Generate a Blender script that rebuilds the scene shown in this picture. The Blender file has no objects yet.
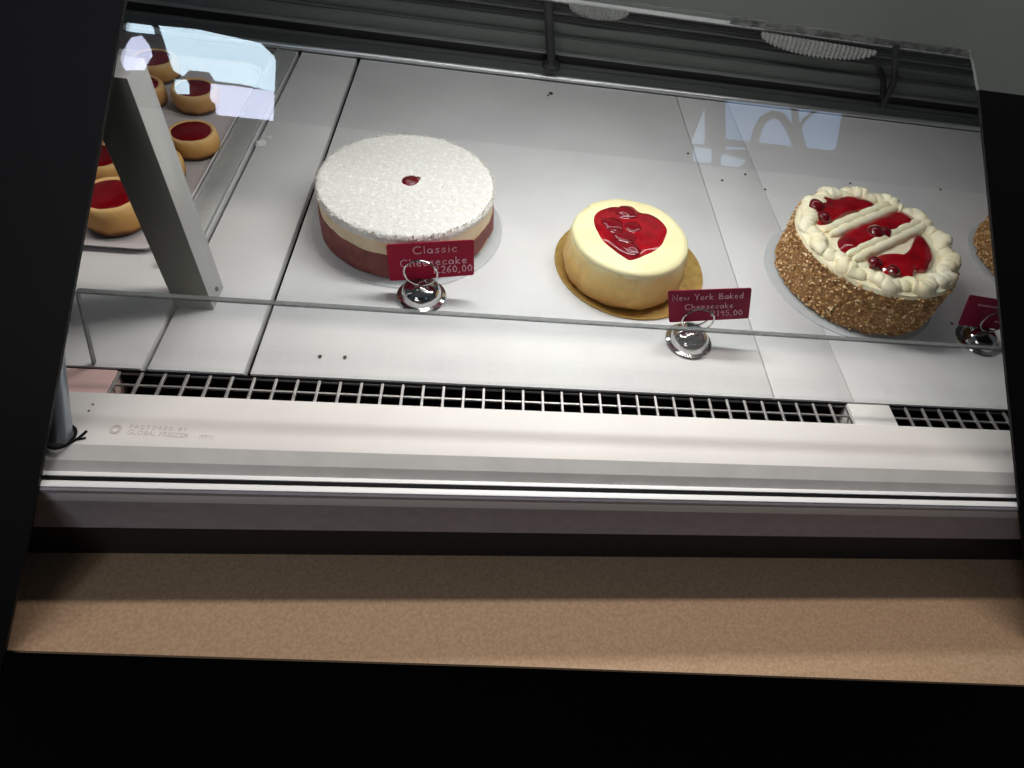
import bpy, bmesh, math, random
from mathutils import Vector, Matrix, noise
random.seed(7)
SC = bpy.context.scene
COL = SC.collection
PI = math.pi
FLOOR = -0.76            # the shelf of the case is z = 0, the floor lies below

# ------------------------------------------------------------------ materials
def lin(c):
    f = lambda v: v/12.92 if v <= .04045 else ((v+.055)/1.055)**2.4
    return tuple(f(v/255) for v in c) + (1,)

def mat(name, rgb, rough=.5, metal=0, rgb2=None, scale=30, bump=0, bscale=200, spec=.5, coat=0, sss=0,
        stretch=None, detail=4, lo=.35, hi=.65, dist=.001):
    m = bpy.data.materials.new(name); m.use_nodes = True
    nt = m.node_tree; b = nt.nodes['Principled BSDF']
    b.inputs['Base Color'].default_value = lin(rgb)
    b.inputs['Roughness'].default_value = rough
    b.inputs['Metallic'].default_value = metal
    b.inputs['Specular IOR Level'].default_value = spec
    b.inputs['Coat Weight'].default_value = coat
    b.inputs['Coat Roughness'].default_value = .05
    if sss:
        b.inputs['Subsurface Weight'].default_value = sss
        b.inputs['Subsurface Scale'].default_value = .01
        b.inputs['Subsurface Radius'].default_value = (1, .6, .4)
    tc = nt.nodes.new('ShaderNodeTexCoord')
    src = tc.outputs['Object']
    if stretch:
        mp = nt.nodes.new('ShaderNodeMapping'); mp.inputs['Scale'].default_value = stretch
        nt.links.new(src, mp.inputs['Vector']); src = mp.outputs['Vector']
    if rgb2:
        n = nt.nodes.new('ShaderNodeTexNoise'); n.inputs['Scale'].default_value = scale
        n.inputs['Detail'].default_value = detail
        r = nt.nodes.new('ShaderNodeValToRGB')
        r.color_ramp.elements[0].position = lo; r.color_ramp.elements[1].position = hi
        r.color_ramp.elements[0].color = lin(rgb); r.color_ramp.elements[1].color = lin(rgb2)
        nt.links.new(src, n.inputs['Vector']); nt.links.new(n.outputs['Fac'], r.inputs['Fac'])
        nt.links.new(r.outputs['Color'], b.inputs['Base Color'])
    if bump:
        n2 = nt.nodes.new('ShaderNodeTexNoise'); n2.inputs['Scale'].default_value = bscale
        n2.inputs['Detail'].default_value = 3
        bp = nt.nodes.new('ShaderNodeBump'); bp.inputs['Strength'].default_value = bump
        bp.inputs['Distance'].default_value = dist
        nt.links.new(src, n2.inputs['Vector']); nt.links.new(n2.outputs['Fac'], bp.inputs['Height'])
        nt.links.new(bp.outputs['Normal'], b.inputs['Normal'])
    return m

def clear_mat(name, gloss, rough=.0, tint=(1, 1, 1), haze=0, hazecol=(220, 225, 225)):
    m = bpy.data.materials.new(name); m.use_nodes = True
    nt = m.node_tree; nt.nodes.clear()
    out = nt.nodes.new('ShaderNodeOutputMaterial')
    t = nt.nodes.new('ShaderNodeBsdfTransparent'); t.inputs['Color'].default_value = tint + (1,)
    g = nt.nodes.new('ShaderNodeBsdfGlossy'); g.inputs['Roughness'].default_value = rough
    g.inputs['Color'].default_value = (1, 1, 1, 1)
    mx = nt.nodes.new('ShaderNodeMixShader'); mx.inputs[0].default_value = gloss
    nt.links.new(t.outputs[0], mx.inputs[1]); nt.links.new(g.outputs[0], mx.inputs[2])
    last = mx
    if haze:
        d = nt.nodes.new('ShaderNodeBsdfDiffuse'); d.inputs['Color'].default_value = lin(hazecol)
        m2 = nt.nodes.new('ShaderNodeMixShader'); m2.inputs[0].default_value = haze
        nt.links.new(mx.outputs[0], m2.inputs[1]); nt.links.new(d.outputs[0], m2.inputs[2]); last = m2
    nt.links.new(last.outputs[0], out.inputs['Surface'])
    return m

def glow(name, rgb, s):
    m = bpy.data.materials.new(name); m.use_nodes = True
    b = m.node_tree.nodes['Principled BSDF']
    b.inputs['Base Color'].default_value = (0, 0, 0, 1)
    b.inputs['Emission Color'].default_value = lin(rgb); b.inputs['Emission Strength'].default_value = s
    return m

M = {}
M['deck'] = mat('white_enamel', (226, 225, 224), .55, 0, (218, 216, 216), 7, .04, 60, spec=.3)
M['ledge'] = mat('cream_enamel', (240, 236, 232), .55, 0, (234, 229, 226), 6, .03, 60)
M['dark'] = mat('void_black', (7, 7, 8), .7, spec=.2)
M['frame'] = mat('black_board', (12, 12, 14), .5, 0, (9, 9, 11), 5, spec=.25)
M['toprail'] = mat('painted_haze_board', (116, 124, 120), .55, 0, (106, 113, 110), 4, spec=.4)  # grey of a reflection haze put into the colour of this black board
M['fascia'] = mat('grey_vinyl', (186, 180, 188), .5, 0, (174, 168, 176), 60, .1, 300)
M['rubber'] = mat('black_rubber', (24, 26, 28), .6)
M['slope'] = mat('satin_aluminium', (238, 236, 232), .5, 0, (230, 228, 224), 30)
M['alu'] = mat('bright_aluminium', (250, 250, 250), .35, 0)
M['lipmetal'] = mat('polished_lip', (240, 242, 242), .3, .9)
M['darkpost'] = mat('dark_post_metal', (52, 55, 54), .35, .3)
M['steel'] = mat('brushed_steel', (184, 184, 182), .42, .25, (180, 180, 178), 12, .05, 150, stretch=(6, 6, .4))
M['darksteel'] = mat('dark_bronze_steel', (128, 128, 120), .5, .1, (118, 118, 110), 8)
M['tube'] = mat('grey_tube_steel', (150, 158, 166), .3, .6)
M['grille'] = mat('grille_steel', (168, 164, 162), .4, .5)
M['board'] = mat('beige_speckled_board', (224, 190, 156), .6, 0, (204, 168, 134), 260, .15, 300, detail=6, spec=.3)
M['back'] = mat('dark_back_metal', (138, 146, 142), .4, .1, (112, 119, 116), 3, stretch=(.4, 1, 8))
M['backblack'] = mat('black_channel', (14, 15, 15), .4)
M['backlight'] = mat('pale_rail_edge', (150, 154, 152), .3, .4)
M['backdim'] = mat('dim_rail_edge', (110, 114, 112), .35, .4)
M['lip'] = mat('rear_lip_grey', (84, 88, 88), .4, .3)
M['chrome'] = mat('chrome', (200, 200, 200), .09, 1)
M['card'] = mat('crimson_card', (166, 18, 54), .5, 0, (158, 15, 50), 20, spec=.15)
M['card2'] = mat('maroon_card', (142, 24, 58), .5, 0, (134, 20, 54), 20, spec=.15)
M['chalk'] = mat('white_chalk_ink', (236, 196, 206), .7)
M['ink'] = mat('faded_grey_ink', (206, 196, 194), .7)
M['plate'] = clear_mat('clear_plastic', .04, .1, (1, 1, 1), .4, (232, 236, 238))
M['gold'] = mat('gold_foil_card', (214, 178, 104), .36, .55, (190, 150, 80), 60, .35, 90)
M['sugar'] = mat('powdered_crumb', (246, 244, 240), .9, 0, (228, 224, 217), 160, .6, 330, spec=.1, lo=.3, hi=.5, dist=.003)
M['sugarB'] = mat('toasted_crumb', (214, 204, 190), .9)
M['filling'] = mat('cream_filling', (226, 202, 162), .55, 0, (236, 216, 182), 40, .2, 150, sss=.1)
M['redbase'] = mat('red_biscuit', (140, 78, 72), .7, 0, (118, 60, 56), 60, .5, 200)
M['nytop'] = mat('pale_baked_cream', (240, 230, 184), .5, 0, (232, 220, 168), 16, .1, 60, sss=.08)
M['jam'] = mat('red_jam', (170, 14, 26), .12, 0, (118, 6, 20), 26, .15, 60, coat=.6)
M['minijam'] = mat('dark_red_jam', (132, 8, 18), .12, 0, (112, 4, 14), 30, coat=.4)
M['jamdark'] = mat('sunken_cherry', (122, 8, 22), .12, 0, (104, 6, 18), 40, .25, 90, coat=.5)
M['cherry'] = mat('dark_cherry', (98, 8, 20), .1, coat=.6)
M['cream'] = mat('whipped_cream', (252, 243, 214), .55, 0, (248, 234, 194), 18, .1, 120, sss=.12)
M['nutbody'] = mat('nut_coat_base', (180, 138, 88), .8, 0, (140, 102, 62), 120, 1, 300, dist=.003)
M['nutA'] = mat('chopped_nut_tan', (216, 176, 120), .7)
M['nutB'] = mat('chopped_nut_brown', (168, 120, 72), .7)
M['nutC'] = mat('chopped_nut_pale', (242, 216, 172), .6)
M['tray'] = mat('white_plastic_tray', (214, 208, 210), .4)
M['traygrey'] = mat('grey_section_floor', (128, 120, 120), .5, 0, (116, 108, 108), 8)
M['crumb'] = mat('dark_crumb', (74, 64, 56), .8)
M['cream_blob'] = mat('cream_smear', (240, 240, 236), .5)
M['doily'] = mat('paper_lace', (200, 202, 198), .8, 0, (150, 152, 150), 300)
M['floor'] = mat('black_floor', (10, 9, 10), .7, 0, (8, 7, 8), 4, spec=.2)
M['wall'] = mat('dim_wall', (40, 40, 42), .8)
M['glass'] = clear_mat('front_glass', .05, 0)
M['guard'] = clear_mat('guard_glass', .03, .02, (.985, .99, .99), .03)
M['guardedge'] = clear_mat('ground_glass_edge', .04, .3, (1, 1, 1), .62, (112, 116, 115))

def ramp_z(name, stops, noise_amt, nscale, rough=.6, bump=.4, bscale=120, z1=.08):
    """a baked crust: the colour belongs to the height on the cake"""
    m = bpy.data.materials.new(name); m.use_nodes = True
    nt = m.node_tree; b = nt.nodes['Principled BSDF']; b.inputs['Roughness'].default_value = rough
    b.inputs['Specular IOR Level'].default_value = .35
    tc = nt.nodes.new('ShaderNodeTexCoord'); sp = nt.nodes.new('ShaderNodeSeparateXYZ')
    nt.links.new(tc.outputs['Object'], sp.inputs[0])
    dv = nt.nodes.new('ShaderNodeMath'); dv.operation = 'DIVIDE'; dv.inputs[1].default_value = z1
    nt.links.new(sp.outputs['Z'], dv.inputs[0])
    n = nt.nodes.new('ShaderNodeTexNoise'); n.inputs['Scale'].default_value = nscale; n.inputs['Detail'].default_value = 5
    nt.links.new(tc.outputs['Object'], n.inputs['Vector'])
    ms = nt.nodes.new('ShaderNodeMath'); ms.operation = 'MULTIPLY_ADD'
    ms.inputs[1].default_value = noise_amt; ms.inputs[2].default_value = -noise_amt/2
    nt.links.new(n.outputs['Fac'], ms.inputs[0])
    ad = nt.nodes.new('ShaderNodeMath'); ad.operation = 'ADD'
    nt.links.new(dv.outputs[0], ad.inputs[0]); nt.links.new(ms.outputs[0], ad.inputs[1])
    r = nt.nodes.new('ShaderNodeValToRGB'); e = r.color_ramp.elements
    e[0].position, e[0].color = stops[0][0], lin(stops[0][1])
    e[1].position, e[1].color = stops[-1][0], lin(stops[-1][1])
    for p, c in stops[1:-1]:
        k = e.new(p); k.color = lin(c)
    nt.links.new(ad.outputs[0], r.inputs['Fac']); nt.links.new(r.outputs['Color'], b.inputs['Base Color'])
    n2 = nt.nodes.new('ShaderNodeTexNoise'); n2.inputs['Scale'].default_value = bscale
    nt.links.new(tc.outputs['Object'], n2.inputs['Vector'])
    bp = nt.nodes.new('ShaderNodeBump'); bp.inputs['Strength'].default_value = bump; bp.inputs['Distance'].default_value = .002
    nt.links.new(n2.outputs['Fac'], bp.inputs['Height']); nt.links.new(bp.outputs['Normal'], b.inputs['Normal'])
    return m
M['nyside'] = ramp_z('baked_side', [(0, (150, 100, 44)), (.15, (194, 144, 76)), (.5, (234, 194, 116)), (.8, (242, 212, 144)), (.97, (242, 230, 180))], .45, 26, bump=.9, bscale=90, z1=.068)
M['mini'] = ramp_z('mini_crust', [(0, (70, 44, 26)), (.16, (112, 72, 38)), (.3, (204, 150, 84)), (.75, (226, 174, 104)), (1, (238, 196, 134))], .25, 50, z1=.036)

# ------------------------------------------------------------------ helpers
def link(name, bm, material, parent=None, loc=None, smooth=True, angle=40):
    me = bpy.data.meshes.new(name)
    bmesh.ops.recalc_face_normals(bm, faces=bm.faces)
    bm.to_mesh(me); bm.free()
    for mm in (material if isinstance(material, (list, tuple)) else [material]):
        me.materials.append(mm)
    if smooth:
        me.shade_smooth(); me.set_sharp_from_angle(angle=math.radians(angle))
    o = bpy.data.objects.new(name, me); COL.objects.link(o)
    if loc: o.location = loc
    if parent: o.parent = parent
    return o

def thing(name, label, cat, loc=(0, 0, 0), group=None):
    o = bpy.data.objects.new(name, None); COL.objects.link(o)
    o.location = loc; o.empty_display_size = .02
    return tag(o, label, cat, group)

def tag(o, label, cat, group=None):
    o['label'] = label; o['category'] = cat
    if group: o['group'] = group
    return o

def struct(o, label=None):
    o['kind'] = 'structure'
    if label: o['label'] = label
    return o

def box(bm, x0, x1, y0, y1, z0, z1, bev=0):
    t = bmesh.new()
    v = [t.verts.new((x, y, z)) for z in (z0, z1) for y in (y0, y1) for x in (x0, x1)]
    for f in ((0, 2, 3, 1), (4, 5, 7, 6), (0, 1, 5, 4), (2, 6, 7, 3), (0, 4, 6, 2), (1, 3, 7, 5)):
        t.faces.new([v[i] for i in f])
    if bev:
        bmesh.ops.bevel(t, geom=t.edges[:], offset=bev, segments=2, affect='EDGES', profile=.5)
    merge(bm, t)

def merge(bm, t, mtx=None):
    if mtx: bmesh.ops.transform(t, matrix=mtx, verts=t.verts)
    me = bpy.data.meshes.new('tmp'); t.to_mesh(me); t.free(); bm.from_mesh(me); bpy.data.meshes.remove(me)

def extrude_x(bm, prof, x0, x1):
    a = [bm.verts.new((x0, y, z)) for y, z in prof]; b = [bm.verts.new((x1, y, z)) for y, z in prof]
    n = len(prof)
    for i in range(n):
        bm.faces.new((a[i], a[(i+1) % n], b[(i+1) % n], b[i]))
    bm.faces.new(a); bm.faces.new(b[::-1])

def prism(bm, pts, vec):
    a = [bm.verts.new(p) for p in pts]; b = [bm.verts.new(Vector(p)+Vector(vec)) for p in pts]
    n = len(pts)
    for i in range(n):
        bm.faces.new((a[i], a[(i+1) % n], b[(i+1) % n], b[i]))
    bm.faces.new(a); bm.faces.new(b[::-1])

def lathe(bm, prof, n=64, fn=None, close=True):
    """prof: list of (r, z); fn(theta, i, r, z) -> (r, z)"""
    rings = []
    for i, (r, z) in enumerate(prof):
        if r <= 1e-6:
            rings.append([bm.verts.new((0, 0, z))]); continue
        ring = []
        for k in range(n):
            t = 2*PI*k/n
            rr, zz = fn(t, i, r, z) if fn else (r, z)
            ring.append(bm.verts.new((rr*math.cos(t), rr*math.sin(t), zz)))
        rings.append(ring)
    for A, B in zip(rings, rings[1:]):
        for k in range(n):
            j = (k+1) % n
            if len(A) == 1 and len(B) == 1: continue
            if len(A) == 1: bm.faces.new((A[0], B[j], B[k]))
            elif len(B) == 1: bm.faces.new((A[k], A[j], B[0]))
            else: bm.faces.new((A[k], A[j], B[j], B[k]))
    if close:
        for R in (rings[0], rings[-1]):
            if len(R) > 1: bm.faces.new(R)

def tube(bm, pts, r, n=8, closed=False, rfn=None):
    pts = [Vector(p) for p in pts]; N = len(pts); rings = []
    up = None
    for i, p in enumerate(pts):
        a = pts[(i-1) % N] if (closed or i > 0) else p
        b = pts[(i+1) % N] if (closed or i < N-1) else p
        d = (b-a).normalized()
        if up is None:
            up = d.orthogonal().normalized()
        u = (up - d*up.dot(d)).normalized(); w = d.cross(u); up = u
        rr = rfn(i) if rfn else r
        rings.append([bm.verts.new(p + (u*math.cos(2*PI*k/n)+w*math.sin(2*PI*k/n))*rr) for k in range(n)])
    m = N if closed else N-1
    for i in range(m):
        A, B = rings[i], rings[(i+1) % N]
        off = 0
        if closed and i == N-1:
            off = min(range(n), key=lambda s: (B[s].co-A[0].co).length)
        for k in range(n):
            bm.faces.new((A[k], A[(k+1) % n], B[(k+1+off) % n], B[(k+off) % n]))
    if not closed:
        bm.faces.new(rings[0][::-1]); bm.faces.new(rings[-1])

def blob(bm, c, r, sz=1, amp=.06, sub=3, seed=0):
    t = bmesh.new(); bmesh.ops.create_icosphere(t, subdivisions=sub, radius=r)
    for v in t.verts:
        v.co *= 1 + amp*noise.noise(v.co/r*1.3 + Vector((seed, 3, 1)))
        v.co.z *= sz
    merge(bm, t, Matrix.Translation(c))

def pool(bm, outline, z, h, rings=9, wob=0, seed=0):
    """a puddle of jam: rounded edge, nearly flat top"""
    n = len(outline)
    # smooth the outline
    P = []
    for i in range(n):
        p0, p1, p2, p3 = (Vector(outline[(i+k-1) % n]) for k in range(4))
        for s in range(4):
            t = s/4
            P.append(.5*((2*p1)+(p2-p0)*t+(2*p0-5*p1+4*p2-p3)*t*t+(3*p1-p0-3*p2+p3)*t**3))
    c = sum(P, Vector((0, 0)))/len(P)
    prev = None
    for k in range(rings+1):
        s = 1 - k/rings
        hh = h*math.sqrt(max(0, 1-s**6))
        if k == rings:
            cv = bm.verts.new((c.x, c.y, z+h))
            for i in range(len(P)): bm.faces.new((prev[i], prev[(i+1) % len(P)], cv))
        else:
            ring = []
            for p in P:
                q = c+(p-c)*s
                w = wob*noise.noise(Vector((q.x*45, q.y*45, seed)))*(1-s**4)
                ring.append(bm.verts.new((q.x, q.y, z+hh+w)))
            if prev:
                for i in range(len(P)): bm.faces.new((prev[i], prev[(i+1) % len(P)], ring[(i+1) % len(P)], ring[i]))
            else:
                bm.faces.new(ring[::-1])
            prev = ring

def copy_tree(o, parent=None):
    c = o.copy(); COL.objects.link(c)
    if parent: c.parent = parent
    for ch in [x for x in o.children]:
        copy_tree(ch, c)
    return c

# ------------------------------------------------------------------ camera
cd = bpy.data.cameras.new('camera'); cam = bpy.data.objects.new('camera', cd); COL.objects.link(cam)
r_ = Vector((.9871, -.0565, .1501)); f_ = Vector((.1497, .6603, -.736)).normalized()
r_ = (r_ - f_*r_.dot(f_)).normalized(); u_ = r_.cross(f_)
cam.matrix_world = Matrix(((r_.x, u_.x, -f_.x, 0), (r_.y, u_.y, -f_.y, 0), (r_.z, u_.z, -f_.z, .64), (0, 0, 0, 1)))
cd.sensor_width = 36; cd.lens = 643.12*36/1024
cd.shift_x = (512-572.91)/1024; cd.shift_y = (340.27-384)/1024
cd.clip_start = .01; SC.camera = cam

# ------------------------------------------------------------------ setting
bm = bmesh.new(); box(bm, -3, 3, -1.7, 3, FLOOR-.1, FLOOR); struct(link('floor', bm, M['floor'], smooth=False))
bm = bmesh.new(); box(bm, -3, 3, -1.75, -1.63, FLOOR, 2.9); struct(link('wall_rear', bm, M['wall'], smooth=False))

# dark border of a screen, built as three added leaning boards -- plane leaning back 55 degrees
TH = math.radians(55); NRM = Vector((0, -math.sin(TH), math.cos(TH))); O55 = Vector((0, .310, -.08))
def on(x, y): return (x, y, O55.z + (y-O55.y)*math.tan(TH))
th = tuple(NRM*.006)
back = tuple(-NRM*.004)
bm = bmesh.new()
prism(bm, [on(-.2970, .685), on(-.3213, .6196), on(-.3290, .6004), on(-.4421, .323), on(-.4789, .2411), on(-.5021, .190),
           on(-.80, .14), on(-.80, .685)], back)
struct(link('screen_border_1', bm, M['frame'], smooth=False), 'black screen border board along the left of the display opening')
bm = bmesh.new()
prism(bm, [on(.5156, .6293), on(.7124, .3328), on(.78, .233), on(1.1, .233), on(1.1, .6293)], back)
struct(link('screen_border_2', bm, M['frame'], smooth=False), 'black screen border board along the right of the display opening')
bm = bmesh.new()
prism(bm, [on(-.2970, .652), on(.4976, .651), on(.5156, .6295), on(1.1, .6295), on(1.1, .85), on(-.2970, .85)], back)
struct(link('screen_border_3', bm, M['toprail'], smooth=False), 'screen border board with painted grey haze along the top of the display opening')

# ------------------------------------------------------------------ display case
case = thing('display_case', 'white enamel bakery display case with grey front and dark rear rails', 'display case', (0, 0, FLOOR))
def part(name, bm, m, smooth=True, label=None, parent=case, angle=40):
    o = link(name, bm, m, None, None, smooth, angle)
    o.parent = parent
    if parent is case: o.location = (0, 0, -FLOOR)
    if label: o['label'] = label
    return o
X0, X1 = -.85, 1.35
bm = bmesh.new(); box(bm, X0, X1, .40, 1.40, FLOOR, -.06, .003); part('cabinet', bm, M['dark'])
bm = bmesh.new(); box(bm, X0, X1, .3887, .4560, -.055, 0, .0015)
part('front_ledge', bm, M['ledge'], label='cream white front ledge')
bm = bmesh.new(); box(bm, X0, -.402, .4555, .4898, -.05, -.002, .001); part('blank_plate', bm, mat('pinkish_enamel', (226, 190, 184), .45, 0, (214, 176, 170), 18), label='pinkish blank plate left of the vent grille')
bm = bmesh.new(); box(bm, .5015, .5635, .4555, .4898, -.05, -.001, .001); part('blank_plate', bm, M['slope'], label='grey blank plate between the two vent grilles')
bm = bmesh.new(); extrude_x(bm, [(.3890, -.0005), (.3765, -.0105), (.3692, -.0208), (.3692, -.055), (.3890, -.055)], X0, X1)
part('sloped_lip', bm, M['slope'], False)
bm = bmesh.new(); box(bm, X0, X1, .3642, .3692, -.055, -.0205, .0005); part('channel_strip', bm, M['alu'])
bm = bmesh.new(); box(bm, X0, X1, .3530, .3606, -.055, -.0235, .0008); part('channel_strip', bm, M['alu'])
bm = bmesh.new(); box(bm, X0, X1, .3606, .3642, -.06, -.0222); part('glass_groove', bm, M['dark'])
bm = bmesh.new(); extrude_x(bm, [(.3540, -.0240), (.3508, -.0275), (.3508, -.033), (.3532, -.038), (.3535, -.119), (.40, -.119), (.40, -.06), (.3540, -.06)], X0, X1)
part('front_panel', bm, M['fascia'], label='grey front panel')
bm = bmesh.new(); box(bm, X0, X1, .3560, .41, -.195, -.119); part('kick_strip', bm, M['rubber'])
bm = bmesh.new(); box(bm, X0, X1, .4896, .4912, -.05, -.003); box(bm, X0, X1, .4562, .4570, -.05, -.003); part('vent_liner', bm, M['dark'])  # black paints shade onto the trough walls
# rear of the shelf: lip, channels and rails
bm = bmesh.new(); tube(bm, [(X0, 1.3035, .0045), (X1, 1.3035, .0045)], .0062, 20); part('rear_lip', bm, M['lipmetal'], label='bright rear lip')
bm = bmesh.new(); box(bm, X0, X1, 1.306, 1.34, -.02, .026, .001); part('rear_step', bm, M['lip'])
bm = bmesh.new(); box(bm, X0, X1, 1.312, 1.34, .026, .0278, .0005); part('rear_rail', bm, M['backdim'])
bm = bmesh.new(); box(bm, X0, X1, 1.325, 1.35, .0285, .044); part('rear_channel', bm, M['backblack'])
bm = bmesh.new(); box(bm, X0, X1, 1.335, 1.365, .001, .668); part('back_panel', bm, M['back'], False, 'dark metal back panel')
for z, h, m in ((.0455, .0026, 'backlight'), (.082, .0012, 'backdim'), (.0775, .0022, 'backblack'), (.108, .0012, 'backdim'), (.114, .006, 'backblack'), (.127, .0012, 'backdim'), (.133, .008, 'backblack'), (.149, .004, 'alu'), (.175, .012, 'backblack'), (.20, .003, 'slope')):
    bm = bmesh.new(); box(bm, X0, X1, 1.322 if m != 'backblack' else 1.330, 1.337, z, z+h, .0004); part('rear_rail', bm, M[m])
bm = bmesh.new()
tube(bm, [(.1213, 1.300, .030), (.119, 1.300, .05), (.101, 1.300, .150)], .009, 12)
lathe_t = bmesh.new(); lathe(lathe_t, [(0, 0), (.019, 0), (.019, .006), (.009, .014), (0, .014)], 20); merge(bm, lathe_t, Matrix.Translation((.122, 1.302, .0285)))
part('shelf_post', bm, M['darkpost'], label='slim dark post in front of the rear rails')
bm = bmesh.new()
tube(bm, [(.868, 1.302, .03), (.864, 1.302, .09), (.828, 1.302, .16)], .007, 12)
part('shelf_post', bm, M['darkpost'], label='slim dark post at the far right')
bm = bmesh.new(); tube(bm, [(.858, 1.304, .05), (.842, 1.304, .085), (.800, 1.304, .13)], .006, 10)
part('shelf_bracket', bm, M['backblack'])
bm = bmesh.new(); box(bm, X0, X1, .835, 1.365, .668, .690, .002); part('light_stop_panel', bm, M['back'])  # unseen roof, added to keep the ceiling lamp off the rear shelf
# upright post (bolted on), tube, channel divider
bm = bmesh.new(); box(bm, -.3726, -.3277, .590, .631, 0, .3045, .0012)
for f in bm.faces:
    pass
post = part('support_post', bm, [M['steel'], M['darksteel']], label='square steel post with dark front face')
for p in post.data.polygons:
    if p.normal.y < -.7: p.material_index = 1
t = bmesh.new(); lathe(t, [(0, -.0012), (.003, -.0012), (.0024, .0012), (0, .0012)], 12)
bmesh.ops.transform(t, matrix=Matrix.Translation((-.3265, .612, .016)) @ Matrix.Rotation(PI/2, 4, 'Y'), verts=t.verts)
part('screw', t, M['darksteel'], parent=post)
bm = bmesh.new(); tube(bm, [(-.42, .3955, -.002), (-.42, .4430, .0690), (-.42, .585, .272)], .0100, 20)
part('glass_support_tube', bm, M['tube'], label='round grey tube leaning with the glass')
bm = bmesh.new()
tube(bm, [(-.42+.0125*math.cos(a), .397+.0145*math.sin(a), .0012) for a in [k*2*PI/24 for k in range(24)]], .0016, 6, True)
tube(bm, [(-.409, .389, .001), (-.403, .396, .001), (-.399, .405, .001)], .0014, 6)
tube(bm, [(-.404, .394, .001), (-.3965, .3965, .001)], .0011, 6)
part('sealant_ring', bm, M['dark'])
bm = bmesh.new(); box(bm, -.4125, -.3795, .66, 1.285, .0, .007, .0015); box(bm, -.4125, -.409, .66, 1.285, .006, .012, .001)
part('divider_strip', bm, M['steel'], label='grey metal divider strip on the shelf')
bm = bmesh.new(); box(bm, X0, -.4125, .80, 1.29, .0005, .003); part('section_floor', bm, M['traygrey'], label='grey floor of the left section')
# the maker's faded print on the ledge
def text_mesh(s, size, loc, rot, ext=.0002):
    cu = bpy.data.curves.new('lettering', 'FONT'); cu.body = s; cu.size = size; cu.extrude = ext
    o = bpy.data.objects.new('lettering', cu); COL.objects.link(o)
    dg = bpy.context.evaluated_depsgraph_get(); me = bpy.data.meshes.new_from_object(o.evaluated_get(dg))
    COL.objects.unlink(o); bpy.data.objects.remove(o)
    t = bmesh.new(); t.from_mesh(me); bpy.data.meshes.remove(me)
    bmesh.ops.transform(t, matrix=Matrix.Translation(loc) @ Matrix.Rotation(rot, 4, 'Z'), verts=t.verts)
    return t
bm = bmesh.new()
merge(bm, text_mesh('F A C T O R E D   B Y', .0062, (-.3605, .4112, .0002), -.04))
merge(bm, text_mesh('GLOBAL FREEZER', .0078, (-.3605, .4035, .0002), -.04)); merge(bm, text_mesh('(PTY)', .0062, (-.2880, .4012, .0002), -.04))
for rr in (.0052, .0034):
    tube(bm, [(-.3725+rr*math.cos(a), .4085+rr*math.sin(a), .0002) for a in [k*2*PI/20 for k in range(20)]], .0006, 5, True)
part('maker_print', bm, M['ink'], False, 'faded grey printed lettering')
for x, y in ((-.407, .4395), (-.4075, .4310)):
    bm = bmesh.new(); lathe(bm, [(0, 0), (.0013, 0), (.0011, .0008), (0, .0009)], 10)
    o = part('rivet', bm, M['traygrey']); o.location = (x, y, -FLOOR)

# beige ledge board in front of the case
bm = bmesh.new()
zb = -.195
prism(bm, [(-.80, .3565, zb), (-.80, .2705, zb), (-.4885, .2459, zb), (.0657, .2204, zb), (.7403, .1859, zb), (1.2, .162, zb), (1.2, .3565, zb)], (0, 0, -.008))
o = link('ledge_board', bm, M['board'], smooth=False); tag(o, 'beige speckled ledge board running below the grey case front', 'ledge')

# deck panels : five lift-out white panels
DP = [(-.85, -.3785, 'white shelf panel under the tray of small cakes'),
      (-.3712, -.2668, 'narrow white shelf panel between two black gaps'),
      (-.2596, .3962, 'widest white shelf panel, under the powdered cake and gold board'),
      (.3980, .5112, 'narrow white shelf panel between two hairline seams'),
      (.5130, 1.35, 'white shelf panel at the right under the nut-coated cakes')]
for i, (a, b, lab) in enumerate(DP):
    bm = bmesh.new(); box(bm, a, b, .4915, 1.297, -.014, 0, .0011)
    o = link('shelf_panel', bm, M['deck'], None, (0, 0, 0)); tag(o, lab, 'shelf panel', 'white panels of the shelf')
# vent grilles
def grille(x0, x1, pitch, lab):
    g = thing('vent_grille', lab, 'grille', (x0, .4728, -.012), 'vent grilles along the shelf front')
    bm = bmesh.new(); L = x1-x0; n = int(round(L/pitch)); p = L/n
    for yy in (-.0168, 0, .0168): box(bm, 0, L, yy-.0011, yy+.0011, .003, .006)
    for k in range(n+1): box(bm, k*p-.0017, k*p+.0017, -.0165, .0165, .005, .0085, .0006)
    o = link('grid', bm, M['grille'], g, smooth=False)
    bm = bmesh.new(); box(bm, -.001, L+.001, -.0165, .0165, -.03, -.024); o = link('dust_pan', bm, M['dark'], g, smooth=False)  # flat black stands in for the unlit depth under the slots
grille(-.4005, .5015, .0243, 'long black slotted vent grille in front of the shelf panels')
grille(.5638, 1.20, .0254, 'short vent grille right of the grey blank plate')

# low glass guard
g = thing('glass_guard', 'low clear upright glass guard standing along the shelf front', 'glass guard', (0, .4955, 0))
bm = bmesh.new(); prism(bm, [(-.4265, -.0025, .0003), (-.3995, -.0025, .1175), (1.30, -.0025, .1175), (1.30, -.0025, .0003)], (0, .005, 0)); link('pane', bm, M['guard'], g, smooth=False)
bm = bmesh.new(); box(bm, -.3995, 1.30, -.0028, .0028, .1175, .1205, .0006); link('top_edge', bm, M['guardedge'], g, smooth=False)['label'] = 'grey ground top edge'
bm = bmesh.new(); prism(bm, [(-.4288, -.0028, .0003), (-.4012, -.0028, .1195), (-.3995, -.0028, .1195), (-.4265, -.0028, .0003)], (0, .0056, 0)); link('side_edge', bm, M['guardedge'], g, smooth=False)

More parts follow.
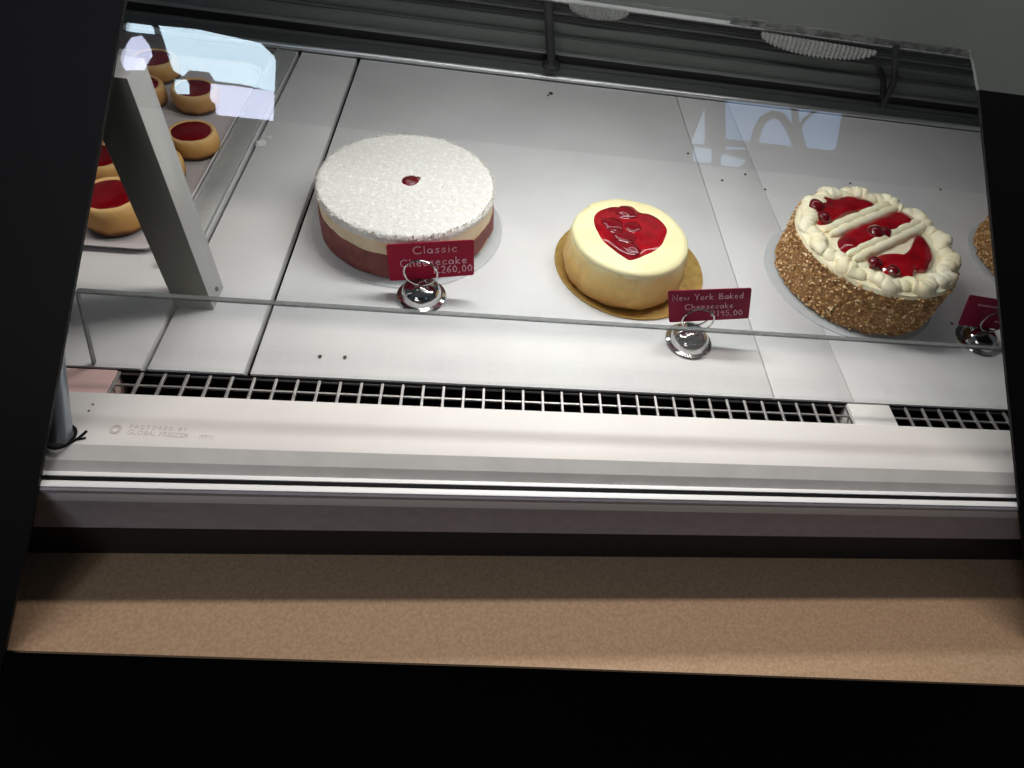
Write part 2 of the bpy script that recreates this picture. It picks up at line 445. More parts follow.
# leaning front glass (upper pane)
bm = bmesh.new()
def on2(x, y, d=.0045): return tuple(Vector(on(x, y)) - NRM*d)
prism(bm, [on2(-.60, .5690), on2(.60, .5690), on2(.60, .70), on2(-.60, .70)], tuple(-NRM*.003))
o = link('front_pane', bm, M['glass'], smooth=False); tag(o, 'clear leaning front glass with window reflections, under the top board', 'glass pane')

# ------------------------------------------------------------------ windows behind the customer (seen as reflections)
PW = {
'P1':[(-1.649, 2.514), (-1.464, 2.52), (-1.161, 2.477), (-1.086, 2.403), (-1.06, 2.206), (-1.223, 2.233), (-1.343, 2.233), (-1.381, 2.285), (-1.472, 2.283), (-1.491, 2.242), (-1.537, 2.266), (-1.606, 2.423)],
'P2':[(-1.344, 2.189), (-1.215, 2.19), (-1.056, 2.182), (-1.033, 1.982), (-1.132, 1.975), (-1.189, 1.991), (-1.265, 2.011), (-1.29, 2.025), (-1.308, 2.095), (-1.332, 2.104)],
'P3':[(-1.507, 2.19), (-1.455, 2.197), (-1.442, 2.137), (-1.495, 2.13)],
'P4':[(-1.469, 1.988), (-1.287, 2.008), (-1.293, 1.947), (-1.332, 1.854), (-1.436, 1.83)],
'P5':[(-1.761, 1.995), (-1.525, 2.004), (-1.489, 1.857), (-1.642, 1.849), (-1.723, 1.907)],
'P6':[(-1.778, 2.304), (-1.751, 2.418), (-1.71, 2.438), (-1.667, 2.386), (-1.653, 2.344), (-1.664, 2.291), (-1.668, 2.252), (-1.75, 2.239)],
'P7':[(-1.827, 2.51), (-1.68, 2.509), (-1.675, 2.483), (-1.757, 2.482), (-1.821, 2.485)],
'R1':[(1.102, 2.166), (1.188, 2.39), (1.171, 2.168)],
'R2':[(1.328, 2.47), (2.03, 2.47), (1.953, 2.226), (1.301, 2.151)],
'R3':[(1.11, 2.12), (1.206, 2.119), (1.2, 2.046), (1.105, 2.047)],
'R4':[(1.267, 2.093), (1.397, 2.069), (1.365, 2.039), (1.262, 2.04)]}
GW = {'P1': glow('daylight_sky', (196, 220, 234), 10.5), 'P2': glow('daylight_pale', (200, 206, 232), 10), 'P4': glow('daylight_lilac', (220, 196, 230), 10),
      'P5': glow('daylight_blue', (160, 200, 226), 8.5), 'R': glow('daylight_dim_blue', (120, 150, 190), 3.2), 'R1': glow('daylight_dim', (150, 172, 196), 3.2)}
for k, pts in PW.items():
    m = GW['P1'] if k in 'P1P3P7' else GW['P2'] if k in ('P2', 'P6') else GW['P4'] if k == 'P4' else GW['P5'] if k == 'P5' else GW['R'] if k == 'R2' else GW['R1']
    bm = bmesh.new(); prism(bm, [(x, -1.6, z) for x, z in pts], (0, -.03, 0))
    struct(link('window_%d' % (list(PW).index(k)+1), bm, m, smooth=False))
bm = bmesh.new()
tube(bm, [(x, -1.57, z) for x, z in [(1.42, 2.05), (1.435, 2.154), (1.477, 2.269), (1.514, 2.336), (1.574, 2.379), (1.621, 2.372), (1.661, 2.307), (1.689, 2.199), (1.70, 2.05)]], .024, 8)
tube(bm, [(x, -1.57, z) for x, z in [(1.715, 2.50), (1.71, 2.313), (1.725, 2.204), (1.73, 2.05)]], .02, 8)
tube(bm, [(x, -1.57, z) for x, z in [(1.86, 2.46), (1.817, 2.42), (1.76, 2.362), (1.718, 2.279)]], .011, 8)
box(bm, 1.28, 2.03, -1.59, -1.575, 2.14, 2.175)
struct(link('window_12', bm, M['wall']))

# ------------------------------------------------------------------ powdered cake
c1 = thing('classic_cheesecake', 'round powdered white cheesecake with red-brown base and one cherry', 'cake', (-.109, .792, .0035))
nz = lambda t, s, k=0: noise.noise(Vector((math.cos(t)*s, math.sin(t)*s, k)))
bm = bmesh.new()
def base_fn(t, i, r, z):
    d = abs((t-(-.35+2*PI) + PI) % (2*PI) - PI)          # toward the viewer's right the brown band rises off the bottom
    lift = max(0, 1-d/.55)
    top = .040+.006*nz(t, 2.2, 3)+.003*nz(t, 9, 5)
    zz = [lift*.016, lift*.016, top*.6, top, top][i]
    zz = max(zz, lift*.016)
    return r*(1+.010*nz(t, 6, i)), zz
lathe(bm, [(.1235, 0), (.1262, .003), (.1258, .02), (.1245, .036), (.10, .04)], 128, base_fn); link('biscuit_base', bm, M['redbase'], c1)
bm = bmesh.new(); lathe(bm, [(.118, 0), (.1225, .003), (.1235, .03), (.1238, .064), (.11, .066)], 96, lambda t, i, r, z: (r*(1+.008*nz(t, 5, i+9)), z)); link('filling', bm, M['filling'], c1)
bm = bmesh.new()
prof = [(.110, .060), (.1240, .062), (.1252, .066), (.1248, .070), (.122, .0735)] + [(.122-.004*k, .0745) for k in range(1, 29)] + [(.008, .0725), (.0045, .0690), (0, .0685)]
def sug(t, i, r, z):
    p = Vector((r*math.cos(t)*90, r*math.sin(t)*90, i*.0+2))
    h = noise.noise(p)*.0011+noise.noise(p*2.6)*.0007
    if i < 2: return r*(1+.012*nz(t, 25, i)), z+h*1.2
    if i < 5: return r*(1+.010*nz(t, 30, i)), z+h
    return r, z+h*(1 if r > .014 else .5)
lathe(bm, prof, 200, sug); link('powdered_topping', bm, M['sugar'], c1)
def chips(bm, count, place, smin, smax, seed, nm=1):
    rd = random.Random(seed)
    for k in range(count):
        p = Vector(place(rd)); s_ = rd.uniform(smin, smax)
        ax = Vector((rd.gauss(0, 1), rd.gauss(0, 1), rd.gauss(0, 1))).normalized(); mt = Matrix.Translation(p) @ Matrix.Rotation(rd.uniform(0, 6.3), 4, ax)
        vs = [bm.verts.new(mt @ Vector((a*s_*rd.uniform(.5, 1.1), b*s_*rd.uniform(.5, 1), c*s_*rd.uniform(.5, 1)))) for a, b, c in ((1, 0, 0), (-1, .2, 0), (0, 1, .1), (0, -1, 0), (.1, 0, .8), (0, .1, -.8))]
        mi = rd.randrange(nm)
        for f in ((0, 2, 4), (2, 1, 4), (1, 3, 4), (3, 0, 4), (2, 0, 5), (1, 2, 5), (3, 1, 5), (0, 3, 5)):
            bm.faces.new([vs[q] for q in f]).material_index = mi
bm = bmesh.new()
def rim(rd):
    t = rd.uniform(0, 2*PI); r = .1248+rd.uniform(-.003, .0006); return (r*math.cos(t), r*math.sin(t), rd.uniform(.0625, .0745) if r > .1232 else rd.uniform(.0725, .0755))
def topc(rd):
    t = rd.uniform(0, 2*PI); r = .118*math.sqrt(rd.uniform(.02, 1)); return (r*math.cos(t), r*math.sin(t), .0745)
chips(bm, 900, rim, .0008, .0024, 5, 3); chips(bm, 350, topc, .0006, .0017, 6, 3)
link('crumb_coat', bm, [M['sugar'], M['sugar'], M['sugarB']], c1, smooth=False)['kind'] = 'stuff'
bm = bmesh.new(); blob(bm, (0.004, 0.001, .072), .0135, .45, .15, 3, 4); blob(bm, (.014, .007, .0745), .0045, .6, .1, 2, 2); link('cherry', bm, M['cherry'], c1)
def board(name, x, y, r, m, lab, z=.0015, h=.0025):
    bm = bmesh.new(); lathe(bm, [(0, 0), (r-.001, 0), (r, h*.5), (r-.0006, h), (0, h)], 96)
    o = link(name, bm, m, None, (x, y, z-.0012)); return tag(o, lab, 'cake board')
board('cake_board', -.109, .790, .140, M['plate'], 'clear round cake board under the powdered cheesecake')

# ------------------------------------------------------------------ baked cheesecake with jam
NX, NY, NZ = .213, .722, .0038
board('cake_board', .227, .735, .116, M['gold'], 'round gold foil cake board under the jam-topped baked cheesecake')
c2 = thing('baked_cheesecake', 'pale yellow baked cheesecake with a red jam pool on top', 'cake', (NX, NY, NZ))
bm = bmesh.new()
prof = [(.082, 0), (.088, .002), (.0905, .007), (.0915, .013), (.0918, .02), (.0912, .027), (.090, .034), (.0888, .041), (.0878, .048), (.0868, .055), (.0855, .0605), (.083, .0645)]
def nyf(t, i, r, z):
    k = 1+.014*nz(t, 1.6, 1)+.020*nz(t, 5, i*.6)+.013*nz(t, 14, i*.8)+.006*nz(t, 40, i*1.7)+.014*noise.noise(Vector((math.cos(t)*7, math.sin(t)*7, z*95)))
    return r*k, z*(1+.03*nz(t, 2, 8)*(i > 2))
lathe(bm, prof, 128, nyf); link('baked_side', bm, M['nyside'], c2, angle=80)
bm = bmesh.new()
prof = [(.083, .055), (.0858, .0585), (.0860, .0635), (.083, .0672), (.076, .0683), (.05, .0688), (.02, .0686), (0, .0685)]
def nyt(t, i, r, z):
    k = 1+.014*nz(t, 1.6, 1)+.008*nz(t, 4, 2)
    d = abs((t-2.45+PI) % (2*PI)-PI)
    if d < .12 and i < 5: k *= .955
    droop = .006*max(0, nz(t, 2.5, 4))+.003*nz(t, 8, 4) if i < 2 else 0
    return r*k, z*(1+.012*nz(t, 2, 8))-droop
lathe(bm, prof, 128, nyt); link('cream_top', bm, M['nytop'], c2, angle=80)
NYJ = [(0.1598, 0.7453), (0.1679, 0.7663), (0.1857, 0.7791), (0.2017, 0.7835), (0.2112, 0.787), (0.2227, 0.7845), (0.2318, 0.7733), (0.2472, 0.7714), (0.2611, 0.7591), (0.2683, 0.7382), (0.2623, 0.7162), (0.2516, 0.6962), (0.2317, 0.6775), (0.2132, 0.6665), (0.2031, 0.6618), (0.1942, 0.6678), (0.1835, 0.6808), (0.1706, 0.6973), (0.1627, 0.7187)]
bm = bmesh.new(); pool(bm, [((x-.214)*1.05+.214-NX, (y-.7225)*1.05+.7225-NY) for x, y in NYJ], .0675, .0036, 9, .0012); link('jam', bm, M['jam'], c2)
for i, (x, y, r) in enumerate([(.2105, .766, .0125), (.187, .735, .0125), (.2, .708, .0125), (.2075, .687, .0105), (.216, .735, .010)]):
    bm = bmesh.new(); blob(bm, (0, 0, 0), r*1.4, .27, .22, 4, i*3); o = link('cherry', bm, M['jamdark'], c2); o.location = (x-NX, y-NY, .0695)
# ------------------------------------------------------------------ nut-coated cake with piped cream
CX, CY, CZ = .599, .742, .004
board('cake_plate', .592, .742, .139, M['plate'], 'clear round plate under the three-jam nut-coated cake')
c3 = thing('nut_cake', 'nut-coated cake with piped cream and three red jam pools', 'cake', (CX, CY, CZ))
bm = bmesh.new()
lathe(bm, [(.122, 0), (.1265, .003), (.1275, .02), (.127, .05), (.1262, .074), (.120, .079), (0, .079)], 128, lambda t, i, r, z: (r*(1+.012*nz(t, 22, i*2)), z)); body3 = link('sponge_body', bm, M['nutbody'], c3)
bm = bmesh.new()
mats = [M['nutA'], M['nutB'], M['nutC']]
rnd = random.Random(3)
for k in range(3400):
    t = rnd.uniform(0, 2*PI); z = rnd.uniform(.002, .079) if k > 500 else rnd.uniform(.002, .02)
    s = rnd.uniform(.0016, .0042)
    R = .1275 + rnd.uniform(-.0006, .0012)
    p = Vector((R*math.cos(t), R*math.sin(t), z))
    q = bmesh.new()
    vs = [q.verts.new((a*s*rnd.uniform(.5, 1.1), b*s*rnd.uniform(.4, 1), c*s*rnd.uniform(.4, 1))) for a, b, c in ((1, 0, 0), (-1, .2, 0), (0, 1, .1), (0, -1, 0), (.1, 0, .8), (0, .1, -.8))]
    for f in ((0, 2, 4), (2, 1, 4), (1, 3, 4), (3, 0, 4), (2, 0, 5), (1, 2, 5), (3, 1, 5), (0, 3, 5)): q.faces.new([vs[i] for i in f])
    mt = Matrix.Translation(p) @ Matrix.Rotation(rnd.uniform(0, 6.3), 4, Vector((rnd.gauss(0, 1), rnd.gauss(0, 1), rnd.gauss(0, 1))).normalized())
    mi = rnd.choice((0, 0, 1, 1, 1, 2))
    nv = [bm.verts.new(mt @ v.co) for v in q.verts]; q.verts.index_update()
    for f in q.faces:
        nf = bm.faces.new([nv[v.index] for v in f.verts]); nf.material_index = mi
    q.free()
nuts = link('chopped_nuts', bm, mats, c3, smooth=False); nuts['kind'] = 'stuff'
bm = bmesh.new(); lathe(bm, [(0, .072), (.123, .0725), (.1265, .077), (.125, .0825), (.118, .085), (0, .0855)], 96, lambda t, i, r, z: (r*(1+.015*nz(t, 9, i)), z)); link('cream_layer', bm, M['cream'], c3)
# ruffled piping: a rope whose ridges run on a slant
def ruffle(bm, pts, r, closed, freq, n=20, amp=.22, flat=.8, lump=0, lf=1):
    pts = [Vector(p) for p in pts]; N = len(pts); rings = []; L = 0
    for i, p in enumerate(pts):
        a = pts[(i-1) % N] if (closed or i > 0) else p
        b = pts[(i+1) % N] if (closed or i < N-1) else p
        d = (b-a).normalized(); side = d.cross(Vector((0, 0, 1))).normalized(); up = Vector((0, 0, 1))
        if i: L += (pts[i]-pts[i-1]).length
        taper = 1 if closed else min(1, .45+6*min(i, N-1-i)/N)
        ring = []
        for k in range(n):
            ph = 2*PI*k/n
            rr = r*taper*(1+amp*(abs(math.sin(L*freq+ph*.5))*2-1)+.14*noise.noise(p*70+Vector((k*.2, 0, 0)))+lump*math.sin(2*PI*lf*i/N+ph*1.2))
            ring.append(bm.verts.new(p+side*math.cos(ph)*rr+up*math.sin(ph)*rr*flat))
        rings.append(ring)
    for i in range(N if closed else N-1):
        A, B = rings[i], rings[(i+1) % N]
        for k in range(n): bm.faces.new((A[k], A[(k+1) % n], B[(k+1) % n], B[k]))
    if not closed: bm.faces.new(rings[0][::-1]); bm.faces.new(rings[-1])
bm = bmesh.new()
NB = 720
ring = []
for k in range(NB):
    a = k*2*PI/NB; R_ = .1090+.0028*math.sin(a*13)+.0015*math.sin(a*31+1)
    ring.append((R_*math.cos(a), R_*math.sin(a), .0850+.0016*math.sin(a*13+.8)))
ruffle(bm, ring, .0122, True, 26.0/.1125, 24, .11, .78, lump=.16, lf=13)
link('piped_border', bm, M['cream'], c3, angle=80)
def bar(a, b, r):
    A = Vector(a); B = Vector(b); A.x -= CX; B.x -= CX; A.y -= CY; B.y -= CY
    bm = bmesh.new()
    for s in (-1, 1):
        n = (B-A).normalized().cross(Vector((0, 0, 1)))*s*r*.62
        ruffle(bm, [A.lerp(B, k/120)+n for k in range(121)], r*.75, False, 90, 16, .14, .9)
    link('piped_bar', bm, M['cream'], c3, angle=80)
bar((.512, .738, .088), (.668, .832, .088), .0095)
bar((.530, .684, .088), (.697, .787, .088), .0095)
CA = [(0.5008, 0.7976), (0.5274, 0.8336), (0.5513, 0.8278), (0.5874, 0.8427), (0.6143, 0.8396), (0.6312, 0.8233), (0.6009, 0.8051), (0.5654, 0.7911), (0.5331, 0.7669), (0.5057, 0.759), (0.5079, 0.7831)]
CB = [(0.523, 0.7218), (0.545, 0.7431), (0.5762, 0.7641), (0.5945, 0.7731), (0.6276, 0.7953), (0.667, 0.8154), (0.6833, 0.8099), (0.6891, 0.788), (0.6505, 0.7631), (0.6157, 0.7375), (0.5937, 0.7264), (0.5628, 0.7066), (0.5343, 0.6906), (0.5215, 0.6977)]
CC = [(0.5529, 0.6667), (0.5741, 0.6921), (0.5907, 0.698), (0.6169, 0.6991), (0.6386, 0.7156), (0.6597, 0.743), (0.6774, 0.7588), (0.6842, 0.7376), (0.678, 0.7042), (0.6595, 0.6785), (0.6448, 0.6654), (0.626, 0.6616), (0.6123, 0.6464), (0.5962, 0.6509), (0.5763, 0.6562), (0.5695, 0.6667)]
for i, P in enumerate((CA, CB, CC)):
    bm = bmesh.new(); pool(bm, [(x-CX, y-CY) for x, y in P], .083, .0105, 9, .0022, i); link('jam', bm, M['jam'], c3)
for i, (x, y, r) in enumerate([(.5147, .800, .013), (.517, .772, .011), (.592, .7435, .0145), (.608, .746, .011), (.563, .673, .010), (.586, .658, .010)]):
    bm = bmesh.new(); blob(bm, (0, 0, 0), r, .62, .2, 3, i*2); o = link('cherry', bm, M['cherry'], c3); o.location = (x-CX, y-CY, .0925)
# its neighbour at the far right
c4 = thing('nut_cake', 'nut-coated cake mostly hidden behind the black board at right', 'cake', (1.002, .812, CZ))
for ch in list(c3.children):
    if ch.name.split('.')[0] in ('sponge_body', 'chopped_nuts', 'cream_layer', 'piped_border'):
        q = ch.copy(); COL.objects.link(q); q.parent = c4
board('cake_plate', 1.002, .812, .138, M['plate'], 'clear round plate under the partly hidden nut-coated cake')

# ------------------------------------------------------------------ small jam cakes in the left section
TZ = .0045
t_ = thing('cake_tray', 'white plastic tray carrying the small jam-topped cakes', 'tray', (0, 0, 0))
bm = bmesh.new()
def rrect(x0, x1, y0, y1, r, z):
    out = []
    for cx, cy, a0 in ((x1-r, y0+r, -PI/2), (x1-r, y1-r, 0), (x0+r, y1-r, PI/2), (x0+r, y0+r, PI)):
        out += [(cx+r*math.cos(a0+k*PI/12), cy+r*math.sin(a0+k*PI/12), z) for k in range(7)]
    return out
loops = [rrect(-.700, -.4175, .690, 1.20, .03, .0004), rrect(-.707, -.4145, .682, 1.207, .034, .0105), rrect(-.703, -.4165, .686, 1.203, .032, .0115), rrect(-.697, -.4205, .696, 1.197, .028, .0042)]
vl = [[bm.verts.new(p) for p in L] for L in loops]
for A, B in zip(vl, vl[1:]):
    for k in range(len(A)): bm.faces.new((A[k], A[(k+1) % len(A)], B[(k+1) % len(A)], B[k]))
bm.faces.new(vl[0][::-1]); bm.faces.new(vl[-1])
link('tray_body', bm, M['tray'], t_)
mini0 = thing('mini_cheesecake', 'nearest small cheesecake with red jam, at the tray front', 'small cake', (0, 0, 0), 'small jam cheesecakes on the tray')
bm = bmesh.new()
lathe(bm, [(.030, 0), (.034, .003), (.0362, .012), (.0366, .024), (.0352, .032), (.0325, .0350), (.0295, .0345), (.027, .0325), (0, .0322)], 48, lambda t, i, r, z: (r*(1+.012*nz(t, 2, 1)), z*(1+.02*nz(t, 2.5, 6))))
link('crust', bm, M['mini'], mini0, angle=80)
bm = bmesh.new(); lathe(bm, [(.0288, .0322), (.0285, .0338), (.025, .0350), (.012, .0356), (0, .0357)], 40, lambda t, i, r, z: (r*(1+.03*nz(t, 2, 8)), z)); link('jam', bm, M['minijam'], mini0)
MN = [(-.490, .742, 1.12, 'nearest small cheesecake with red jam, at the tray front'),
      (-.545, .842, .95, 'small cheesecake second from the front, cut by the black board'),
      (-.474, .848, .95, 'small cheesecake half hidden behind the right side of the steel post'),
      (-.449, .925, .98, 'whole small cheesecake right of the steel post, closest to the divider strip'),
      (-.590, .925, .98, 'small cheesecake at the left edge below the second row'),
      (-.525, .93, .96, 'small cheesecake hidden behind the dark face of the steel post'),
      (-.485, 1.052, .98, 'small cheesecake at the tray\'s back right, directly behind the whole one by the divider strip'),
      (-.566, 1.045, .98, 'small cheesecake at the back, just right of the post top'),
      (-.575, 1.135, 1.0, 'farthest small cheesecake near the top left corner')]
for i, (x, y, s, lab) in enumerate(MN):
    o = mini0 if i == 0 else copy_tree(mini0)
    o.location = (x, y, TZ); o.scale = (s, s, s*(1.18 if i == 0 else 1)); o.rotation_euler.z = i*1.1
    o['label'] = lab

# ------------------------------------------------------------------ card holders and cards
G = {  # handwriting strokes on a unit body
'C': (.7, [[(.65, .85), (.4, 1), (.1, .8), (.02, .45), (.15, .08), (.45, 0), (.68, .15)]]),
'l': (.2, [[(.1, 1), (.1, 0)]]), 'i': (.2, [[(.1, .55), (.1, 0)], [(.1, .75), (.1, .8)]]),
'a': (.5, [[(.42, .5), (.2, .58), (.03, .35), (.08, .05), (.28, .02), (.42, .3), (.42, .55), (.44, 0)]]),
's': (.42, [[(.38, .52), (.18, .58), (.06, .42), (.3, .26), (.34, .1), (.16, 0), (.02, .08)]]),
'c': (.45, [[(.42, .5), (.22, .58), (.04, .32), (.14, .02), (.42, .08)]]),
'h': (.5, [[(.06, 1), (.06, 0)], [(.06, .35), (.25, .58), (.42, .4), (.42, 0)]]),
'e': (.48, [[(.05, .3), (.4, .34), (.34, .56), (.14, .56), (.03, .28), (.16, 0), (.42, .08)]]),
'k': (.48, [[(.06, 1), (.06, 0)], [(.4, .58), (.08, .28), (.42, 0)]]),
'N': (.7, [[(.05, 0), (.05, 1), (.6, 0), (.6, 1)]]),
'w': (.65, [[(.02, .55), (.15, 0), (.3, .45), (.45, 0), (.6, .55)]]),
'Y': (.6, [[(.02, 1), (.3, .5), (.58, 1)], [(.3, .5), (.28, 0)]]),
'o': (.5, [[(.24, .56), (.04, .36), (.1, .04), (.34, .02), (.44, .32), (.24, .56)]]),
'r': (.4, [[(.06, .56), (.06, 0)], [(.06, .35), (.2, .55), (.38, .52)]]),
'B': (.6, [[(.06, 0), (.06, 1), (.4, .95), (.45, .7), (.1, .52), (.5, .42), (.52, .12), (.06, 0)]]),
'd': (.5, [[(.42, 1), (.42, 0)], [(.42, .45), (.2, .58), (.04, .3), (.16, .02), (.42, .14)]]),
'R': (.62, [[(.06, 0), (.06, 1), (.42, .95), (.46, .65), (.08, .5), (.55, 0)]]),
'2': (.5, [[(.04, .8), (.22, 1), (.42, .82), (.36, .5), (.04, .02), (.46, .02)]]),
'6': (.5, [[(.4, .98), (.12, .6), (.04, .22), (.22, 0), (.44, .2), (.32, .46), (.07, .34)]]),
'0': (.5, [[(.24, .95), (.04, .6), (.1, .08), (.34, .04), (.46, .5), (.24, .95)]]),
'1': (.3, [[(.02, .78), (.16, 1), (.16, 0)]]),
'9': (.5, [[(.42, .7), (.2, .98), (.05, .7), (.2, .5), (.42, .66), (.38, .02)]]),
'5': (.5, [[(.44, 1), (.1, 1), (.07, .58), (.36, .58), (.42, .2), (.2, 0), (.03, .1)]]),
',': (.25, [[(.14, .08), (.05, -.18)]]), ' ': (.4, []),
'~': (.5, [[(.0, .2), (.12, .5), (.25, .15), (.38, .5), (.5, .2)]])}
def card(lab, lean, corners, lines, m, w, name='price_card'):
    """corners: top-left, top-right, bottom-right, bottom-left in metres"""
    tl, tr, br, bl = [Vector(c) for c in corners]
    c0 = bl.lerp(br, .5)
    root = thing(name, lab, 'price card', c0)
    n = (tr-tl).cross(bl-tl).normalized()
    if n.y > 0: n = -n                                    # towards the customer
    P = lambda u, v, d: bl.lerp(br, u).lerp(tl.lerp(tr, u), v)+n*d-c0
    W = (tr-tl).length; H = (tl-bl).length
    bm = bmesh.new(); out = []
    rx, ry = .003/W, .003/H
    for cx, cy, a0 in ((1-rx, ry, -PI/2), (1-rx, 1-ry, 0), (rx, 1-ry, PI/2), (rx, ry, PI)):
        out += [(cx+rx*math.cos(a0+k*PI/8), cy+ry*math.sin(a0+k*PI/8)) for k in range(5)]
    prism(bm, [P(u, v, 0) for u, v in out], tuple(-n*.0012))
    link('card_sheet', bm, m, root, smooth=False)
    for text, u0, v0, hh, sx in lines:                    # hh: letter height as share of the card height
        x = u0; bm = bmesh.new()
        for ch in text:
            adv, st = G[ch]
            k = hh*H/W*sx
            for s in st:
                tube(bm, [P(x+px*k, v0+py*hh, .0004) for px, py in s], w, 5)
            x += (adv+.12)*k
        link('handwriting', bm, M['chalk'], root)['label'] = 'pale handwritten lettering'
    return root
card('crimson price card reading Classic Cheesecake, before the powdered cake', 0,
     [(-.1192, .6445, .0821), (-.0091, .6445, .1018), (-.0069, .6445, .0412), (-.1179, .6445, .0193)],
     [('Classic', .30, .72, .20, 1.25), ('Cheesecake', .14, .38, .20, 1.15), ('R260,00', .53, .14, .20, .98)], M['card'], .0007)
card('maroon price card reading New York Baked Cheesecake, beside the gold board', 0,
     [(.2424, .59, .0882), (.3510, .59, .1040), (.3675, .59, .0480), (.2593, .59, .0300)],
     [('New York Baked', .05, .70, .18, .99), ('Cheesecake', .20, .40, .17, 1.05), ('R195,00', .52, .15, .18, 1.02)], M['card2'], .00055)
card('maroon price card cut off by the black board, beside the nut-coated cake', 0,
     [(.6986, .6273, .0879), (.806, .6273, .0772), (.828, .6273, .0210), (.720, .6273, .0261)],
     [('~~~~~', .18, .68, .2, .9), ('~~~~', .55, .2, .2, .9)], M['card2'], .0004)
def holder(x, y, lab, rot=0):
    h = thing('card_holder', lab, 'card holder', (x, y, .0006), 'chrome card holders')
    bm = bmesh.new()
    lathe(bm, [(0, 0), (.032, 0), (.0335, .0012), (.0325, .003), (.0275, .0042), (.0268, .006), (.0255, .012), (.022, .0175), (.016, .021), (.009, .0228), (.0055, .0245), (0, .0245)], 56); link('base', bm, M['chrome'], h)
    bm = bmesh.new()
    tube(bm, [(.0215*math.cos(a), -.003-.004*math.sin(a)*0, .0455+.0215*math.sin(a)) for a in [k*2*PI/48 for k in range(48)]], .0013, 8, True)
    link('wire_ring', bm, M['chrome'], h)
    bm = bmesh.new()
    tube(bm, [(.0205*math.cos(a), .0085, .0445+.0205*math.sin(a)) for a in [k*2*PI/48 for k in range(48)]], .0013, 8, True)
    tube(bm, [(-.006, -.003, .0245), (0, .003, .0238), (.006, .0085, .0245)], .0013, 8)
    link('wire_ring', bm, M['chrome'], h)
    h.rotation_euler.z = rot
    return h
holder(-.076, .6385, 'chrome ring card holder in front of the powdered cheesecake')
holder(.294, .584, 'chrome ring card holder seen through the glass guard, centre')
holder(.766, .6225, 'dark chrome card holder next to the black board at right')

# ------------------------------------------------------------------ crumbs, smears, lace
CR = [(.1233, 1.2438), (.1168, 1.2341), (.3827, 1.0715), (.4336, .9911), (.4854, 1.0189), (.7028, 1.0246), (.5139, .9756), (-.1867, .5224), (-.1573, .5229), (.7395, .655), (.735, .622), (.9027, 1.0361), (.6807, .92)]
LB = ['largest dark crumb beside the rear lip', 'dark crumb just left of the crumb by the rear lip', 'dark crumb left of the hairline seam at the back', 'dark crumb between the hairline seams', 'dark crumb on the narrow panel behind the nut cake', 'dark crumb behind the nut-coated cake', 'dark crumb near the second hairline seam',
      'dark crumb at the front of the widest panel', 'dark crumb right of another at the widest panel\'s front', 'dark crumb beside the right chrome holder', 'dark crumb between the nut cake and the right holder', 'dark crumb at the far right back', 'dark crumb directly behind the nut cake']
for i, ((x, y), lab) in enumerate(zip(CR, LB)):
    bm = bmesh.new(); blob(bm, (0, 0, .0012), .0022 if i else .004, .6, .5, 2, i); o = link('crumb', bm, M['crumb'], None, (x, y, .0003)); tag(o, lab, 'crumb', 'crumbs on the shelf')
for x, y, r, lab in ((-.3655, .9658, .008, 'larger white cream smear by the divider strip'), (-.357, .9850, .004, 'smaller white cream smear by the divider strip')):
    bm = bmesh.new(); blob(bm, (0, 0, .0008), r, .22, .5, 3, 8); o = link('cream_smear', bm, M['cream_blob'], None, (x, y, .0003)); tag(o, lab, 'smear', 'cream smears')
def lace(x0, x1, ztop, zbot, y, lab, slope=0, n=26, flip=1):
    bm = bmesh.new(); N = n*6; top = []; bot = []
    for k in range(N+1):
        t = k/N; x = x0+(x1-x0)*t
        sag = math.sqrt(max(0, 1-(2*t-1)**2))
        yy = y+.0022*math.sin(t*n*2*PI)
        zz = ztop+slope*t
        top.append((x, yy, zz)); bot.append((x, yy-.004*sag, zz-(ztop-zbot)*(.12+.88*sag)+.0012*math.sin(t*n*2*PI)))
    mid = [tuple((Vector(a)+Vector(b))/2+Vector((0, -.002, 0))) for a, b in zip(top, bot)]
    R = [[bm.verts.new(p) for p in L] for L in (top, mid, bot)]
    R2 = [[bm.verts.new(Vector(p)+Vector((0, .0006, 0))) for p in L] for L in (top, mid, bot)]
    for Q in (R, R2):
        for A, B in zip(Q, Q[1:]):
            for k in range(N): bm.faces.new((A[k], A[k+1], B[k+1], B[k]))
    for a, b in ((R[0], R2[0]), (R[2], R2[2])):
        for k in range(N): bm.faces.new((a[k], a[k+1], b[k+1], b[k]))
    o = link('paper_doily', bm, M['doily'], None, None); return tag(o, lab, 'doily', 'paper doilies along the rear rails')
lace(.142, .262, .152, .130, 1.315, 'white paper doily edge hanging right of the slim rear post')
lace(.54, .80, .148, .118, 1.315, 'wider white paper doily edge hanging at the far right rail', -.006)

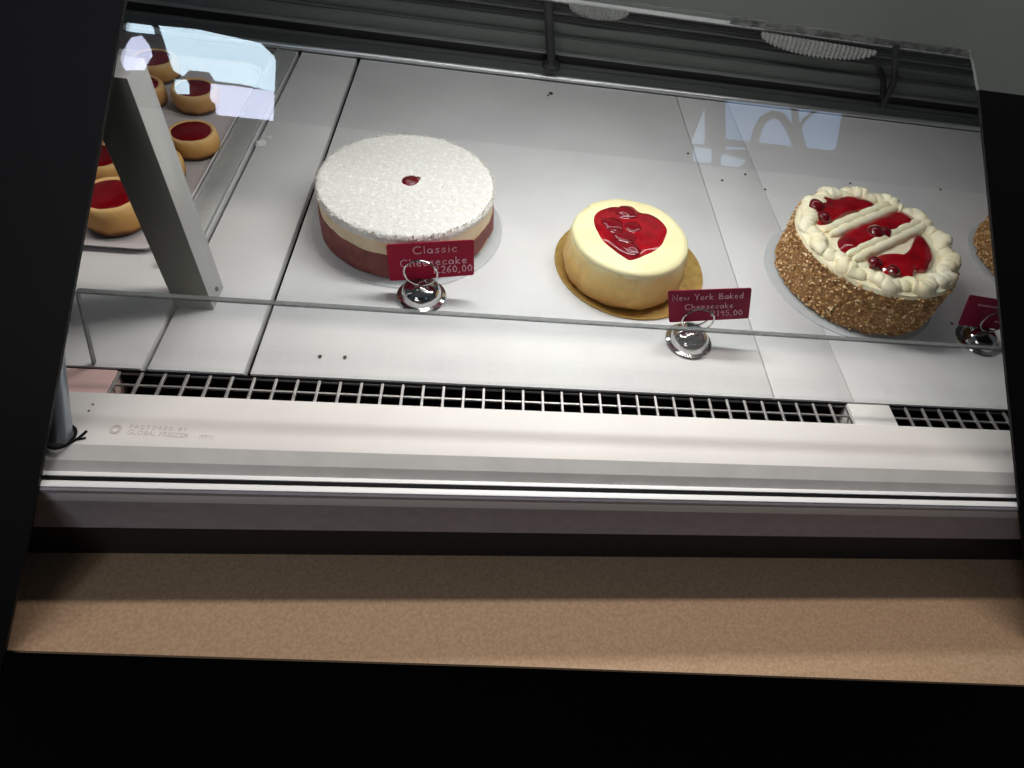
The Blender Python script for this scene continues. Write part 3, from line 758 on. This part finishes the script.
def film(x0, x1, z0, z1, y, lab):
    bm = bmesh.new(); NX_, NZ_ = 150, 8; rows = []
    for off in (0, .0007):
        g_ = []
        for j in range(NZ_+1):
            g_.append([])
            for i in range(NX_+1):
                x = x0+(x1-x0)*i/NX_; v = j/NZ_
                q = Vector((x*38+v*1.5, v*3, 2))
                yy = y+.007*abs(noise.noise(q))+.003*noise.noise(q*2.3)+off
                top = z1-.006*abs(noise.noise(Vector((x*22, 4, 1))))
                g_[-1].append(bm.verts.new((x, yy, z0+(top-z0)*v)))
        rows.append(g_)
    for g_ in rows:
        for j in range(NZ_):
            for i in range(NX_): bm.faces.new((g_[j][i], g_[j][i+1], g_[j+1][i+1], g_[j+1][i]))
    A, B = rows
    for i in range(NX_):
        bm.faces.new((A[0][i], B[0][i], B[0][i+1], A[0][i+1])); bm.faces.new((A[NZ_][i], A[NZ_][i+1], B[NZ_][i+1], B[NZ_][i]))
    for j in range(NZ_):
        bm.faces.new((A[j][0], A[j+1][0], B[j+1][0], B[j][0])); bm.faces.new((A[j][NX_], B[j][NX_], B[j+1][NX_], A[j+1][NX_]))
    return tag(link('plastic_film', bm, M['film'], angle=80), lab, 'film')
M['film'] = mat('cloudy_film', (150, 154, 152), .25, 0, (96, 100, 98), 40, spec=.7)
film(.47, 1.02, .1535, .1740, 1.316, 'crumpled grey plastic film lying along the top right rear rail')

# ------------------------------------------------------------------ light
def area(name, loc, rot, sx, sy, power, col=(1, 1, 1)):
    l = bpy.data.lights.new(name, 'AREA'); l.shape = 'RECTANGLE'; l.size = sx; l.size_y = sy; l.energy = power; l.color = col
    o = bpy.data.objects.new(name, l); COL.objects.link(o); o.location = loc; o.rotation_euler = rot; return o
# the case's own lamp strip under the top board, shining down on the shelf
area('case_lamp', (.14, .745, .50), (math.radians(-32), 0, 0), .5, .04, 2.9, (.98, 1, .985))
area('rear_fill', (.2, 1.12, .655), (math.radians(6), 0, 0), 1.3, .04, 1.5, (1, 1, 1))  # unseen fill added to brighten the rear shelf and back panel
# ceiling lamp of the shop above the case, and an unseen front fill added for cards and cake sides
area('ceiling_lamp', (0, .87, 1.6), (0, 0, 0), 1.6, .07, 13, (1, .90, .81))
area('front_fill', (-.9, -1.35, .95), (math.radians(78), 0, math.radians(-25)), .8, .4, 3.2, (1, .95, .93))
w = bpy.data.worlds.new('room_air'); SC.world = w; w.use_nodes = True
w.node_tree.nodes['Background'].inputs['Color'].default_value = (.9, .95, 1, 1)
w.node_tree.nodes['Background'].inputs['Strength'].default_value = .06
SC.view_settings.view_transform = 'Standard'; SC.view_settings.look = 'None'
SC.view_settings.gamma = 1; SC.view_settings.exposure = 0; SC.view_settings.use_curve_mapping = False
